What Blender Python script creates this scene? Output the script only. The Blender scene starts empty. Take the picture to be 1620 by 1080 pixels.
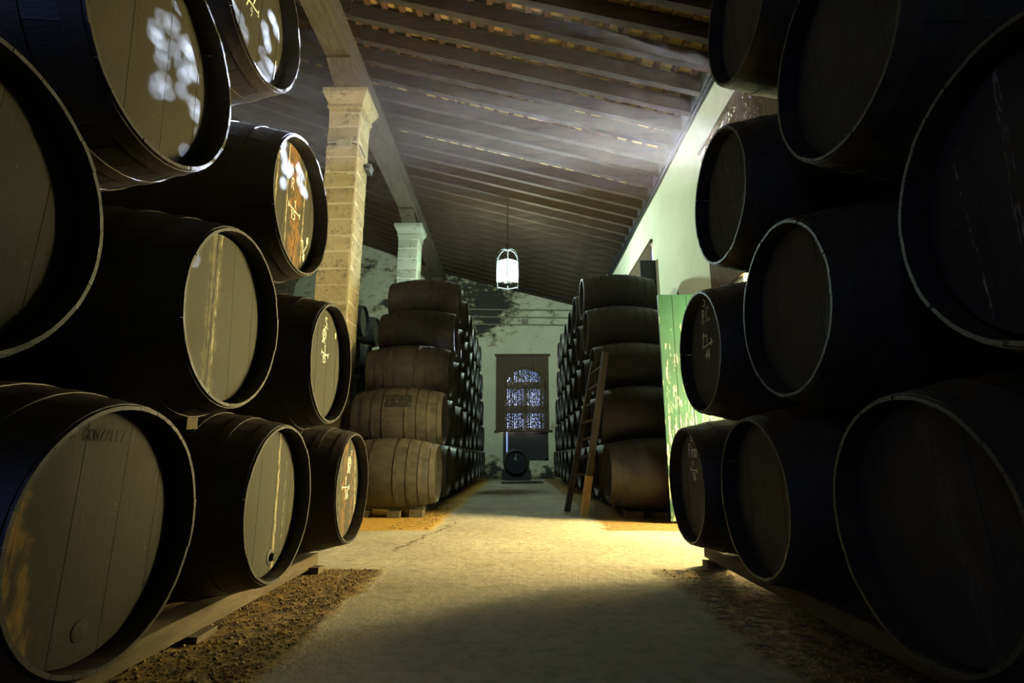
import bpy, bmesh, math, random
from mathutils import Vector, Matrix
PI = math.pi
rnd = random.Random(7)
scene = bpy.context.scene
COL = scene.collection
Z0 = 0.78                     # camera height above the floor

# ------------------------------------------------------------------ camera
cam_d = bpy.data.cameras.new('camera'); cam = bpy.data.objects.new('camera', cam_d); COL.objects.link(cam)
cam_d.sensor_width = 36.0; cam_d.lens = 842.07 / 1620 * 36.0; cam_d.clip_start = 0.02
cam.location = (0, 0, Z0); cam.rotation_euler = (PI / 2 + math.radians(12.21), 0, 0.0094)
scene.camera = cam

# ------------------------------------------------------------------ world, sun, large lights, exposure
world = bpy.data.worlds.new('sky'); scene.world = world; world.use_nodes = True
bgn = world.node_tree.nodes['Background']; bgn.inputs[0].default_value = (0.28, 0.42, 1.0, 1); bgn.inputs[1].default_value = 0.8
TO_SUN = Vector((0.90, 0.87, 0.50)).normalized()
def light(name, kind, loc, energy, color, direction=None, **kw):
    d = bpy.data.lights.new(name, kind); d.energy = energy; d.color = color
    for k, v in kw.items(): setattr(d, k, v)
    o = bpy.data.objects.new(name, d); COL.objects.link(o); o.location = loc
    if direction is not None: o.rotation_euler = Vector(direction).to_track_quat('-Z', 'Y').to_euler()
    return o
light('sun', 'SUN', (8, 13, 10), 420.0, (0.66, 0.76, 1.0), -TO_SUN, angle=0.0095)
# daylight standing in the open doorway of the right wall, and at the left end of the cross aisle
light('doorway_daylight', 'AREA', (3.90, 5.90, 1.60), 1080.0, (1.0, 0.80, 0.36), (-1, .0, 0), shape='RECTANGLE', size=0.7, size_y=2.2, spread=math.radians(140))
light('rear_fill_light', 'AREA', (-3.4, -4.85, 2.9), 75.0, (0.28, 0.42, 1.0), (.4, 1, -0.1), shape='RECTANGLE', size=1.5, size_y=1.6)  # bluish fill added behind the camera; the rear wall has no window
light('left_window_daylight', 'AREA', (-9.30, 5.6, 2.2), 45.0, (1.0, 0.88, 0.55), (1, 0, 0), shape='RECTANGLE', size=1.8, size_y=2.4)
vs = scene.view_settings
vs.view_transform = 'Standard'; vs.look = 'None'; vs.exposure = 0.0; vs.gamma = 1.0; vs.use_curve_mapping = False
try:
    scene.cycles.max_bounces = 6; scene.cycles.diffuse_bounces = 4; scene.cycles.volume_bounces = 0
    scene.cycles.transparent_max_bounces = 8; scene.cycles.sample_clamp_indirect = 4.0
    scene.cycles.caustics_reflective = False; scene.cycles.caustics_refractive = False
    scene.cycles.use_denoising = True
except Exception: pass

# ------------------------------------------------------------------ node helpers
class NT:
    def __init__(s, name):
        s.m = bpy.data.materials.new(name); s.m.use_nodes = True
        s.t = s.m.node_tree; s.b = s.t.nodes['Principled BSDF']; s.out = s.t.nodes['Material Output']
    def n(s, typ, **kw):
        x = s.t.nodes.new(typ)
        for k, v in kw.items(): setattr(x, k, v)
        return x
    def put(s, sock, v):
        if hasattr(v, 'is_output'): s.t.links.new(v, sock)
        elif isinstance(v, (tuple, list)) and len(v) == 3 and sock.type == 'RGBA': sock.default_value = (*v, 1)
        else: sock.default_value = v
    def math(s, op, a, b=0.0, c=0.0, clamp=False):
        x = s.n('ShaderNodeMath', operation=op, use_clamp=clamp)
        for i, v in enumerate((a, b, c)): s.put(x.inputs[i], v)
        return x.outputs[0]
    def mix(s, f, a, b, blend='MIX'):
        x = s.n('ShaderNodeMix', data_type='RGBA', blend_type=blend)
        s.put(x.inputs[0], f); s.put(x.inputs[6], a); s.put(x.inputs[7], b)
        return x.outputs[2]
    def mapr(s, v, a, b, c=0.0, d=1.0):
        x = s.n('ShaderNodeMapRange'); 
        for i, q in enumerate((v, a, b, c, d)): s.put(x.inputs[i], q)
        return x.outputs[0]
    def coord(s, kind='Object', scale=(1, 1, 1), rot=(0, 0, 0), loc=(0, 0, 0)):
        if kind == 'World': src = s.n('ShaderNodeNewGeometry').outputs['Position']
        else: src = s.n('ShaderNodeTexCoord').outputs[kind]
        m = s.n('ShaderNodeMapping'); m.inputs['Scale'].default_value = scale
        m.inputs['Rotation'].default_value = rot; m.inputs['Location'].default_value = loc
        s.t.links.new(src, m.inputs[0]); return m.outputs[0]
    def noise(s, vec, scale=5.0, detail=4.0, rough=0.6):
        x = s.n('ShaderNodeTexNoise'); s.put(x.inputs['Vector'], vec)
        x.inputs['Scale'].default_value = scale; x.inputs['Detail'].default_value = detail; x.inputs['Roughness'].default_value = rough
        return x.outputs[0]
    def rand(s): return s.n('ShaderNodeObjectInfo').outputs['Random']
    def sep(s, vec):
        x = s.n('ShaderNodeSeparateXYZ'); s.t.links.new(vec, x.inputs[0]); return x.outputs
    def bump(s, h, strength=0.4, dist=0.01):
        x = s.n('ShaderNodeBump'); x.inputs['Strength'].default_value = strength; x.inputs['Distance'].default_value = dist
        s.put(x.inputs['Height'], h); s.t.links.new(x.outputs[0], s.b.inputs['Normal'])
    def done(s, color, rough=0.7, spec=0.4, metal=0.0):
        s.put(s.b.inputs['Base Color'], color); s.put(s.b.inputs['Roughness'], rough)
        s.b.inputs['Specular IOR Level'].default_value = spec; s.b.inputs['Metallic'].default_value = metal
        return s.m

def m_plain(name, a, b, scale=6, rough=0.7, spec=0.3, stretch=(1, 1, 1), kind='Object', bump=0.3, metal=0.0, bd=0.006):
    t = NT(name); v = t.coord(kind, stretch)
    n = t.noise(v, scale); n2 = t.noise(v, scale * 6, 3)
    c = t.mix(t.mapr(n, 0.3, 0.7), a, b); c = t.mix(t.mapr(n2, 0.35, 0.75, 0, 0.45), c, tuple(x * 0.45 for x in a))
    t.bump(t.math('ADD', n2, n), bump, bd)
    return t.done(c, rough, spec, metal)

# black cask paint: worn, with brown dust settled on upward surfaces
def m_cask(name, k=1.0):
    t = NT(name); v = t.coord('Object', (0.6, 2, 2)); r = t.rand()
    n = t.noise(v, 5, 5); fine = t.noise(t.coord('Object', (2, 12, 12)), 12, 4)
    c = t.mix(t.mapr(n, 0.35, 0.7), (0.013 * k, 0.0125 * k, 0.012 * k), (0.032 * k, 0.029 * k, 0.024 * k))
    c = t.mix(t.math('MULTIPLY', r, 0.3), c, (0.028 * k, 0.024 * k, 0.018 * k))
    nz = t.sep(t.n('ShaderNodeNewGeometry').outputs['Normal'])[2]
    dust = t.math('MULTIPLY', t.mapr(nz, 0.45, 0.95), t.mapr(t.noise(v, 9, 5), 0.3, 0.65))
    c = t.mix(t.math('MULTIPLY', dust, 0.55), c, (0.085, 0.068, 0.038))
    t.bump(t.math('ADD', fine, n), 0.30, 0.004)
    return t.done(c, t.mapr(n, 0.3, 0.7, 0.40, 0.60), 0.32)
def m_head(name, streaks=(), crust=None, base=1.0, blue_refl=0.0):
    """painted head boards; streaks = (a0, width, slant, colour, cover)"""
    t = NT(name); o = t.coord('Object'); xyz = t.sep(o); a, b = xyz[1], xyz[2]
    grain = t.noise(t.coord('Object', (1, 16, 1.2)), 6, 5); blot = t.noise(o, 7, 4); r = t.rand()
    k = base
    c = t.mix(t.mapr(blot, 0.3, 0.7), (0.018 * k, 0.0172 * k, 0.0100 * k), (0.036 * k, 0.034 * k, 0.019 * k))
    c = t.mix(t.mapr(grain, 0.55, 0.8, 0, 0.5), c, (0.020 * k, 0.019 * k, 0.015 * k))
    c = t.mix(t.math('MULTIPLY', r, 0.35), c, (0.028 * k, 0.027 * k, 0.021 * k))
    if blue_refl: c = t.mix(blue_refl, c, (0.016, 0.019, 0.030))  # blue reflection and shade put into the head colour
    spk = t.mapr(t.noise(o, 70, 1), 0.74, 0.80); c = t.mix(t.math('MULTIPLY', spk, 0.6), c, (0.12, 0.11, 0.085))
    for i, (a0, w, sl, col, cover) in enumerate(streaks):
        wob = t.noise(t.coord('Object', (1, 0.3, 5), loc=(i * 3.7, 0, i)), 2.2, 4)
        p = t.math('ADD', t.math('MULTIPLY_ADD', b, sl, a), t.math('MULTIPLY_ADD', wob, w * 2.4, -w * 1.2 - a0))
        f = t.mapr(t.math('ABSOLUTE', p), w, w * 0.35)
        g = t.noise(t.coord('Object', (1, 22, 4), loc=(0, i * 5, 0)), 5, 5)
        f = t.math('MULTIPLY', f, t.mapr(g, 0.62 - 0.35 * cover, 0.70 - 0.30 * cover))
        c = t.mix(f, c, col)
    if crust:
        ca, col1, col2 = crust
        e = t.noise(o, 9, 6); p = t.math('MULTIPLY_ADD', b, 0.26, t.math('MULTIPLY_ADD', e, 0.16, a))
        f = t.mapr(p, ca + 0.02, ca - 0.01)
        cc = t.mix(t.mapr(t.noise(t.coord('Object', (1, 7, 2)), 5, 6), 0.4, 0.62), col1, col2)
        c = t.mix(f, c, cc)
    t.bump(t.math('ADD', grain, t.noise(o, 40, 4)), 0.35, 0.004)
    return t.done(c, t.mapr(blot, 0.3, 0.7, 0.55, 0.75), 0.15)

M = {}
M['cask'] = m_cask('black_cask_paint')
M['cask_pale'] = m_cask('pale_cask_paint', 1.7)  # lighter copy of the cask paint for front casks
M['hoop_pale'] = m_plain('pale_iron', (0.030, 0.027, 0.024), (0.075, 0.062, 0.045), 8, 0.6, 0.2)  # lighter hoop iron to go with it
M['hoop'] = m_plain('painted_iron', (0.017, 0.015, 0.0135), (0.040, 0.032, 0.023), 8, 0.55, 0.3)
M['head'] = m_head('head_boards')
M['headL2A'] = m_head('head_boards_near', base=0.8)
M['head_shaded'] = m_head('head_boards_shaded', base=0.65, blue_refl=0.7)  # shaded copy of the head boards, blue reflected light in its colour
WH = (0.62, 0.60, 0.48)
M['headL1A'] = m_head('head_boards_crust', base=0.8, crust=(-0.155, (0.20, 0.12, 0.04), (0.030, 0.026, 0.018)))
M['headL1B'] = m_head('head_boards_drip', [(0.105, 0.014, 0.04, (0.24, 0.21, 0.13), 0.6), (0.20, 0.006, 0.03, (0.13, 0.12, 0.085), 0.4)], base=1.12)
M['headL1C'] = m_head('head_boards_rust', [(0.02, 0.06, 0.0, (0.16, 0.08, 0.025), 0.45), (0.20, 0.045, 0.0, (0.14, 0.07, 0.025), 0.35), (0.27, 0.03, 0.1, (0.26, 0.24, 0.15), 0.45), (-0.08, 0.03, 0, (0.13, 0.12, 0.075), 0.3)], base=1.2)
M['headL2B'] = m_head('head_boards_seam', [(-0.07, 0.050, -0.05, (0.085, 0.078, 0.045), 0.7), (-0.07, 0.010, -0.05, (0.012, 0.010, 0.008), 0.8), (-0.045, 0.008, -0.06, (0.34, 0.31, 0.22), 0.3)], base=1.1)
M['headL3C'] = m_head('head_boards_orange', [(0.045, 0.095, 0.16, (0.21, 0.10, 0.022), 0.5), (-0.19, 0.012, 0.05, (0.42, 0.36, 0.2), 0.5), (-0.055, 0.007, 0.1, (0.45, 0.40, 0.25), 0.55), (0.17, 0.010, 0.08, (0.5, 0.40, 0.2), 0.55)], base=1.15)
M['headR2A'] = m_head('head_boards_wax', [(-0.085, 0.012, -0.05, (0.16, 0.16, 0.17), 0.3), (-0.22, 0.006, 0.06, (0.2, 0.2, 0.22), 0.3)], base=0.65, blue_refl=0.7)
M['headR1A'] = m_head('head_boards_smear', [(0.065, 0.04, 0.10, (0.035, 0.035, 0.042), 0.5)], base=0.65, blue_refl=0.7)
M['headR3C'] = m_head('head_boards_chip', [(0.03, 0.02, 0.2, (0.16, 0.15, 0.14), 0.25)], base=0.65, blue_refl=0.7)
M['chalk'] = m_plain('white_chalk', (0.85, 0.83, 0.70), (0.7, 0.68, 0.55), 30, 0.9, 0.1, bump=0.1)
M['emboss'] = m_plain('scorched_brand', (0.024, 0.023, 0.016), (0.034, 0.032, 0.024), 30, 0.8, 0.2, bump=0.1)
M['wood'] = m_plain('grey_old_timber', (0.045, 0.034, 0.019), (0.090, 0.070, 0.042), 5, 0.85, 0.2, (3, 0.6, 3))
M['bare'] = m_plain('bare_pale_timber', (0.80, 0.55, 0.24), (0.62, 0.40, 0.16), 6, 0.8, 0.2, (6, 6, 1))
M['ladder'] = m_plain('dark_ladder_timber', (0.050, 0.042, 0.030), (0.085, 0.072, 0.05), 8, 0.8, 0.25, (5, 5, 1))
M['rafter'] = m_plain('brown_rafter', (0.018, 0.011, 0.0065), (0.066, 0.043, 0.026), 3, 0.8, 0.25, (0.5, 6, 6))
M['batten'] = m_plain('red_brown_batten', (0.12, 0.062, 0.036), (0.17, 0.095, 0.055), 4, 0.85, 0.2, (5, 0.6, 5))
M['beam'] = m_plain('grey_green_beam', (0.050, 0.040, 0.026), (0.115, 0.094, 0.062), 3, 0.85, 0.2, (5, 0.7, 5), bump=0.5)
M['iron'] = m_plain('black_iron', (0.02, 0.022, 0.024), (0.045, 0.05, 0.052), 20, 0.45, 0.5, metal=0.4)
M['lanternmetal'] = m_plain('painted_lantern_metal', (0.10, 0.12, 0.13), (0.2, 0.23, 0.25), 20, 0.4, 0.5, metal=0.5)
M['box'] = m_plain('grey_plastic', (0.33, 0.33, 0.24), (0.42, 0.42, 0.32), 15, 0.6, 0.3, bump=0.1)
M['conduit'] = m_plain('painted_conduit', (0.25, 0.24, 0.17), (0.33, 0.32, 0.22), 15, 0.7, 0.3, bump=0.1)
M['frame'] = m_plain('dark_window_timber', (0.02, 0.022, 0.025), (0.035, 0.036, 0.04), 8, 0.6, 0.3)
M['blind'] = m_plain('brown_esparto', (0.085, 0.060, 0.038), (0.16, 0.12, 0.075), 14, 0.9, 0.15, (6, 6, 1), bump=0.6)

def m_stone(name, tint):
    t = NT(name); o = t.coord('World'); r = t.rand()
    n = t.noise(o, 3.5, 6); n2 = t.noise(o, 22, 5)
    c = t.mix(t.mapr(n, 0.3, 0.7), tuple(q * 0.86 for q in tint), tint)
    c = t.mix(t.math('MULTIPLY', r, 0.7), c, (tint[0] * 0.62, tint[1] * 0.58, tint[2] * 0.52))
    st = t.math('MULTIPLY', t.mapr(n, 0.47, 0.60), t.mapr(n2, 0.42, 0.60)); c = t.mix(t.math('MULTIPLY', st, 0.75), c, (0.11, 0.11, 0.085))
    t.bump(t.math('ADD', n, n2), 0.5, 0.02)
    return t.done(c, 0.9, 0.15)
M['stone'] = m_stone('pale_sandstone', (0.56, 0.50, 0.32))
M['stone_far'] = m_stone('mildewed_sandstone', (0.52, 0.54, 0.42))
M['mortar'] = m_plain('lime_mortar', (0.66, 0.62, 0.46), (0.74, 0.70, 0.55), 20, 0.95, 0.1)

def m_plaster(name, mould):
    t = NT(name); o = t.coord('World'); x, y, z = t.sep(o)
    n = t.noise(o, 0.9, 5); n2 = t.noise(o, 6, 5)
    c = t.mix(t.mapr(n, 0.3, 0.7), (0.70, 0.70, 0.52), (0.60, 0.61, 0.43))
    c = t.mix(t.mapr(n2, 0.55, 0.8, 0, 0.25), c, (0.46, 0.43, 0.26))
    if mould:
        big = t.noise(t.coord('World', (1, 1, 1.5), loc=(3.1, 0, 1.7)), 0.75, 3); fine = t.noise(t.coord('World', (1, 1, 1.6)), 3.2, 7, 0.7)
        hi = t.math('MULTIPLY', t.mapr(z, 4.7, 6.3), t.math('MULTIPLY', t.mapr(x, 1.6, -0.6), t.mapr(x, -3.6, -2.6, 0.35, 1.0)))
        dens = t.math('ADD', t.math('MULTIPLY', hi, 0.42), t.math('MULTIPLY', t.mapr(big, 0.48, 0.66), 0.24))
        low = t.mapr(z, 1.0, 0.0); dens = t.math('ADD', dens, t.math('MULTIPLY', low, 0.3))
        f = t.mapr(t.math('ADD', fine, dens), 0.76, 0.92)
        c = t.mix(t.mapr(t.math('ADD', fine, dens), 0.66, 0.82, 0, 0.6), c, (0.42, 0.36, 0.17))
        c = t.mix(f, c, (0.05, 0.05, 0.042))
        t.bump(t.math('ADD', fine, n2), 0.5, 0.03)
    else: t.bump(n2, 0.25, 0.01)
    return t.done(c, 0.9, 0.12)
M['plaster'] = m_plaster('cream_plaster', False)
M['plaster_mould'] = m_plaster('mouldy_plaster', True)

def m_tile():
    t = NT('roof_tile'); o = t.coord('World', (1 / 0.29, 1 / 0.5, 0), loc=(-2.79 / 0.29, -3.37 / 0.5, 0))
    fl = t.n('ShaderNodeVectorMath', operation='FLOOR'); t.t.links.new(o, fl.inputs[0])
    wn = t.n('ShaderNodeTexWhiteNoise', noise_dimensions='2D'); t.t.links.new(fl.outputs[0], wn.inputs['Vector'])
    n = t.noise(t.coord('World'), 14, 4)
    pat = t.math('MULTIPLY_ADD', t.noise(t.coord('World'), 0.8, 2), 1.6, t.math('MULTIPLY_ADD', wn.outputs[0], 0.5, -1.0))
    c = t.mix(t.mapr(pat, 0.10, 0.13), (0.62, 0.43, 0.13), (0.10, 0.08, 0.06))
    c = t.mix(t.mapr(n, 0.5, 0.7, 0, 0.5), c, (0.22, 0.15, 0.06))
    return t.done(c, 0.9, 0.1)
M['tile'] = m_tile()

def m_floor():
    t = NT('cellar_floor'); o = t.coord('World'); x, y, z = t.sep(o)
    n = t.noise(o, 1.1, 6); f2 = t.noise(o, 13, 7, 0.72); grit = t.noise(o, 60, 4, 0.7)
    streak = t.noise(t.coord('World', (0.4, 1, 1)), 9, 7, 0.7)
    wob = t.math('MULTIPLY_ADD', t.noise(o, 2.6, 6), 0.9, -0.45)
    conc = t.mix(t.mapr(n, 0.3, 0.7), (0.40, 0.36, 0.255), (0.26, 0.23, 0.16))
    conc = t.mix(t.mapr(f2, 0.48, 0.70, 0, 0.75), conc, (0.13, 0.11, 0.075))
    conc = t.mix(t.mapr(streak, 0.56, 0.70, 0, 0.7), conc, (0.11, 0.10, 0.075))
    conc = t.mix(t.mapr(t.noise(o, 3.1, 5), 0.60, 0.72, 0, 0.5), conc, (0.50, 0.42, 0.22))
    conc = t.mix(t.mapr(t.math('ADD', y, wob), 4.25, 3.5, 0, 0.55), conc, (0.115, 0.098, 0.066))  # darker, dirtier concrete near the camera, also standing in for fading light
    # earth below the casks: dark near the camera, yellow sand beyond the cross aisle
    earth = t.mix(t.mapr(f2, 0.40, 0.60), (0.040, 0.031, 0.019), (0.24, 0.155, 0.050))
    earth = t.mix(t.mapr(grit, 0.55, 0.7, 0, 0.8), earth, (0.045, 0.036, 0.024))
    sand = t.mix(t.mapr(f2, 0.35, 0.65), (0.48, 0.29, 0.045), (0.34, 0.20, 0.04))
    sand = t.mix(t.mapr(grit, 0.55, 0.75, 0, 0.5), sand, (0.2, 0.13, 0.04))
    soil = t.mix(t.math('MULTIPLY', t.mapr(y, 5.4, 5.8), t.mapr(x, 0.6, 0.2, 0.25, 1.0)), earth, sand)  # right-hand sand darkened to earth in place of the door leaf's shade
    ax = t.math('ADD', t.math('ABSOLUTE', t.math('SUBTRACT', x, 0.03)), t.math('MULTIPLY', wob, 0.35))
    side = t.mapr(ax, 0.92, 1.0)
    yy = t.math('ADD', y, t.math('MULTIPLY', wob, 0.3))
    cross = t.math('MULTIPLY', t.mapr(yy, 4.0, 4.07), t.mapr(yy, 6.1, 5.98))
    m = t.math('MULTIPLY', side, t.math('SUBTRACT', 1.0, cross))
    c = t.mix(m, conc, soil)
    # a crack running with the aisle
    cr = t.math('ADD', t.math('MULTIPLY_ADD', t.noise(o, 5, 5), 0.35, -0.175), t.math('MULTIPLY_ADD', y, -0.16, x))
    crk = t.math('MULTIPLY', t.mapr(t.math('ABSOLUTE', t.math('ADD', cr, 1.82)), 0.025, 0.008), t.math('MULTIPLY', t.mapr(y, 4.7, 4.8), t.mapr(y, 6.9, 6.8)))
    c = t.mix(crk, c, (0.10, 0.08, 0.04))
    t.bump(t.math('ADD', t.math('MULTIPLY', f2, 0.6), t.math('MULTIPLY', t.math('ADD', grit, t.noise(o, 25, 5)), t.math('MULTIPLY_ADD', m, 0.9, 0.12))), 0.7, 0.03)
    return t.done(c, t.mapr(f2, 0.3, 0.7, 0.75, 0.9), 0.2)
M['floor'] = m_floor()

def m_green():
    t = NT('peeling_green_paint'); o = t.coord('World'); x, y, z = t.sep(o)
    n = t.noise(o, 1.6, 4)
    p = t.noise(t.coord('World', (11, 1, 1.6)), 3.2, 8, 0.75)
    fl = t.mapr(t.math('ADD', p, t.math('MULTIPLY', t.mapr(z, 2.9, 0.9), 0.15)), 0.675, 0.70)
    c = t.mix(t.mapr(n, 0.3, 0.7), (0.004, 0.030, 0.016), (0.007, 0.050, 0.028))
    c = t.mix(fl, c, (0.30, 0.31, 0.19))
    t.bump(fl, 0.5, 0.004)
    return t.done(c, 0.5, 0.4)
M['green'] = m_green()

# ------------------------------------------------------------------ mesh helpers
class MB:
    def __init__(s): s.v = []; s.f = []
    def add(s, v, f):
        k = len(s.v); s.v += [tuple(p) for p in v]; s.f += [tuple(i + k for i in q) for q in f]; return s
    def box(s, a, b):
        (x0, y0, z0), (x1, y1, z1) = a, b
        return s.add([(x0, y0, z0), (x1, y0, z0), (x1, y1, z0), (x0, y1, z0), (x0, y0, z1), (x1, y0, z1), (x1, y1, z1), (x0, y1, z1)],
                     [(0, 3, 2, 1), (4, 5, 6, 7), (0, 1, 5, 4), (1, 2, 6, 5), (2, 3, 7, 6), (3, 0, 4, 7)])
    def cbox(s, c, d): return s.box([c[i] - d[i] / 2 for i in range(3)], [c[i] + d[i] / 2 for i in range(3)])
    def bar(s, p, q, w, h, up=(0, 0, 1)):
        p, q = Vector(p), Vector(q); d = (q - p).normalized(); u = Vector(up)
        r = d.cross(u); r = r.normalized() if r.length > 1e-4 else d.orthogonal().normalized(); u = r.cross(d)
        vs_ = []
        for e in (p, q):
            for (i, j) in ((-1, -1), (1, -1), (1, 1), (-1, 1)): vs_.append(e + r * (i * w / 2) + u * (j * h / 2))
        return s.add(vs_, [(0, 1, 2, 3), (7, 6, 5, 4), (0, 4, 5, 1), (1, 5, 6, 2), (2, 6, 7, 3), (3, 7, 4, 0)])
    def tube(s, pts, r, n=8, closed=False):
        pts = [Vector(p) for p in pts]; vs_ = []; L = len(pts); nrm = None
        for i, p in enumerate(pts):
            a = pts[i - 1] if (i or closed) else p; b = pts[(i + 1) % L] if (i < L - 1 or closed) else p
            d = (b - a).normalized()
            if nrm is None: nrm = d.orthogonal().normalized()
            nrm = (nrm - d * nrm.dot(d)).normalized(); bi = d.cross(nrm)
            rr = r[i] if isinstance(r, (list, tuple)) else r
            vs_ += [p + (nrm * math.cos(2 * PI * k / n) + bi * math.sin(2 * PI * k / n)) * rr for k in range(n)]
        fs = []
        for i in range(L if closed else L - 1):
            a, b = i * n, ((i + 1) % L) * n
            fs += [(a + k, a + (k + 1) % n, b + (k + 1) % n, b + k) for k in range(n)]
        if not closed: fs += [tuple(range(n - 1, -1, -1)), tuple((L - 1) * n + k for k in range(n))]
        return s.add(vs_, fs)
    def lathe(s, prof, n=32, axis='x', closed=False):
        """prof = [(along, radius)]"""
        vs_ = []
        for (x, r) in prof:
            for k in range(n):
                c, q = r * math.cos(2 * PI * k / n), r * math.sin(2 * PI * k / n)
                vs_.append((x, c, q) if axis == 'x' else (c, q, x))
        fs = []; L = len(prof)
        for i in range(L if closed else L - 1):
            a, b = i * n, ((i + 1) % L) * n
            fs += [(a + k, a + (k + 1) % n, b + (k + 1) % n, b + k) for k in range(n)]
        return s.add(vs_, fs)
    def prism(s, poly, x0, x1):
        """poly in (y, z), extruded along x"""
        n = len(poly)
        return s.add([(x0, p[0], p[1]) for p in poly] + [(x1, p[0], p[1]) for p in poly],
                     [tuple(range(n - 1, -1, -1)), tuple(range(n, 2 * n))] + [(i, (i + 1) % n, n + (i + 1) % n, n + i) for i in range(n)])
    def mesh(s, name, mat, smooth=None, fix=True):
        me = bpy.data.meshes.new(name); me.from_pydata(s.v, [], s.f)
        if fix:
            bm = bmesh.new(); bm.from_mesh(me); bmesh.ops.recalc_face_normals(bm, faces=bm.faces); bm.to_mesh(me); bm.free()
        me.materials.append(mat)
        if smooth is not None:
            me.shade_smooth(); me.set_sharp_from_angle(angle=math.radians(smooth))
        return me
def obj(name, me, parent=None, loc=(0, 0, 0), rot=(0, 0, 0), mat=None, scale=None):
    o = bpy.data.objects.new(name, me); COL.objects.link(o); o.location = loc; o.rotation_euler = rot
    if scale: o.scale = scale
    if parent: o.parent = parent
    if mat: o.material_slots[0].link = 'OBJECT'; o.material_slots[0].material = mat
    return o
def tag(o, label=None, cat=None, group=None, kind=None):
    for k, v in (('label', label), ('category', cat), ('group', group), ('kind', kind)):
        if v: o[k] = v
    return o
def thing(name, loc, label, cat, group=None, rot=(0, 0, 0)):
    return tag(obj(name, None, None, loc, rot), label, cat, group)
def struct(name, me, label=None): return tag(obj(name, me), label, None, None, 'structure')

# ------------------------------------------------------------------ room shell
XW, YB, XL, YR = 2.95, 20.0, -9.5, -5.0
def roof_z(x): return 7.80 - 0.262 * (x + 2.69) if x > -2.69 else 7.80 - 0.362 * (x + 2.69)
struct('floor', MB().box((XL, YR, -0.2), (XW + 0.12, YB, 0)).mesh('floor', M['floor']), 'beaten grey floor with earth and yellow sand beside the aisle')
# back wall with an arched opening
WX0, WX1, ARC = -0.52, 1.16, 2.62 + Z0           # opening edges, springing of the arch
b = MB(); RT = roof_z(XL) + 0.5
b.box((XL, YB, 0), (WX0, YB + 0.4, RT)); b.box((WX1, YB, 0), (XW + 0.12, YB + 0.4, RT))
b.box((WX0, YB, 0), (WX1, YB + 0.4, 0.64))
cx, ar = (WX0 + WX1) / 2, (WX1 - WX0) / 2
NA = 16
for i in range(NA):
    a0, a1 = PI * i / NA, PI * (i + 1) / NA
    p0, p1 = (cx + ar * math.cos(a0), ARC + ar * 0.9 * math.sin(a0)), (cx + ar * math.cos(a1), ARC + ar * 0.9 * math.sin(a1))
    q = [(p1[0], p1[1]), (p0[0], p0[1]), (p0[0], RT), (p1[0], RT)]
    b.add([(x, YB, z) for x, z in q] + [(x, YB + 0.4, z) for x, z in q], [(0, 1, 2, 3), (7, 6, 5, 4), (0, 4, 5, 1), (2, 6, 7, 3)])
struct('wall_back', b.mesh('wall_back', M['plaster_mould'], fix=False), 'cream end wall blackened with mould below the roof')
# right wall: doorway + high window near, high window far
b = MB(); T = 0.12
D0, D1, DZ = 4.55, 6.62, 3.12
U0, U1, UZ0, UZ1 = 5.05, 7.62, 3.22, 5.44
V0, V1, VZ0, VZ1 = 10.95, 14.3, 3.0, 5.4
H = 7.2
def rw(y0, y1, z0, z1): b.box((XW, y0, z0), (XW + T, y1, z1))
rw(YR, D0, 0, H); rw(D0, U0, DZ, H); rw(U0, U1, UZ1, H); rw(U0, D1, DZ, UZ0); rw(D1, U1, 0, UZ0)
rw(U1, V0, 0, H); rw(V0, V1, 0, VZ0); rw(V0, V1, VZ1, H); rw(V1, YB + 0.4, 0, H)
struct('wall_right', b.mesh('wall_right', M['plaster']), 'smooth cream side wall under the low edge of the roof')
struct('wall_left', MB().box((XL - 0.3, YR, 0), (XL, YB + 0.4, 11)).mesh('wall_left', M['plaster']))
struct('wall_rear', MB().box((XL - 0.3, YR - 0.3, 0), (XW + T, YR, 11)).mesh('wall_rear', M['plaster']))
struct('wall_sun_block', MB().box((4.45, 3.0, 0), (4.7, 10.5, 4.05)).mesh('wall_sun_block', M['plaster']), 'unseen wall added outside the doorway to block the sun')  # added out of view to keep direct sun from the doorway

# ceiling: slab, rafters, battens and tiles
RD = 0.26
UP = RD + 0.07
def slab(x0, x1, dz0, dz1, y0, y1):
    return [(x0, roof_z(x0) + dz0), (x1, roof_z(x1) + dz0), (x1, roof_z(x1) + dz1), (x0, roof_z(x0) + dz1)], y0, y1
def rprism(mb, q, y0, y1):
    mb.add([(x, y0, z) for x, z in q] + [(x, y1, z) for x, z in q], [(0, 1, 2, 3), (7, 6, 5, 4), (0, 4, 5, 1), (1, 5, 6, 2), (2, 6, 7, 3), (3, 7, 4, 0)])
b = MB(); rprism(b, *slab(-2.69, XW + T, UP + 0.03, UP + 0.15, YR, YB + 0.4)); rprism(b, *slab(XL - 0.3, -2.69, UP + 0.03, UP + 0.15, YR, YB + 0.4))
ceiling = struct('ceiling', b.mesh('ceiling', M['rafter']), 'sloping timber roof on close brown rafters')
b = MB(); rprism(b, *slab(-2.69, XW, 0, RD, -0.055, 0.055)); raf_r = b.mesh('rafter', M['rafter'])
b = MB(); rprism(b, *slab(XL, -2.69, 0, RD, -0.055, 0.055)); raf_l = b.mesh('rafter', M['rafter'])
RY = [3.37 + 0.5 * i for i in range(34)]
for y in RY:
    if y > YB - 0.1: continue
    obj('rafter', raf_r, ceiling, (0, y + rnd.uniform(-.03, .03), rnd.uniform(-.012, .012)))
    obj('rafter', raf_l, ceiling, (0, y + rnd.uniform(-.03, .03), rnd.uniform(-.012, .012)))
BX = [XW - 0.16 - 0.29 * i for i in range(42)]
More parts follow.
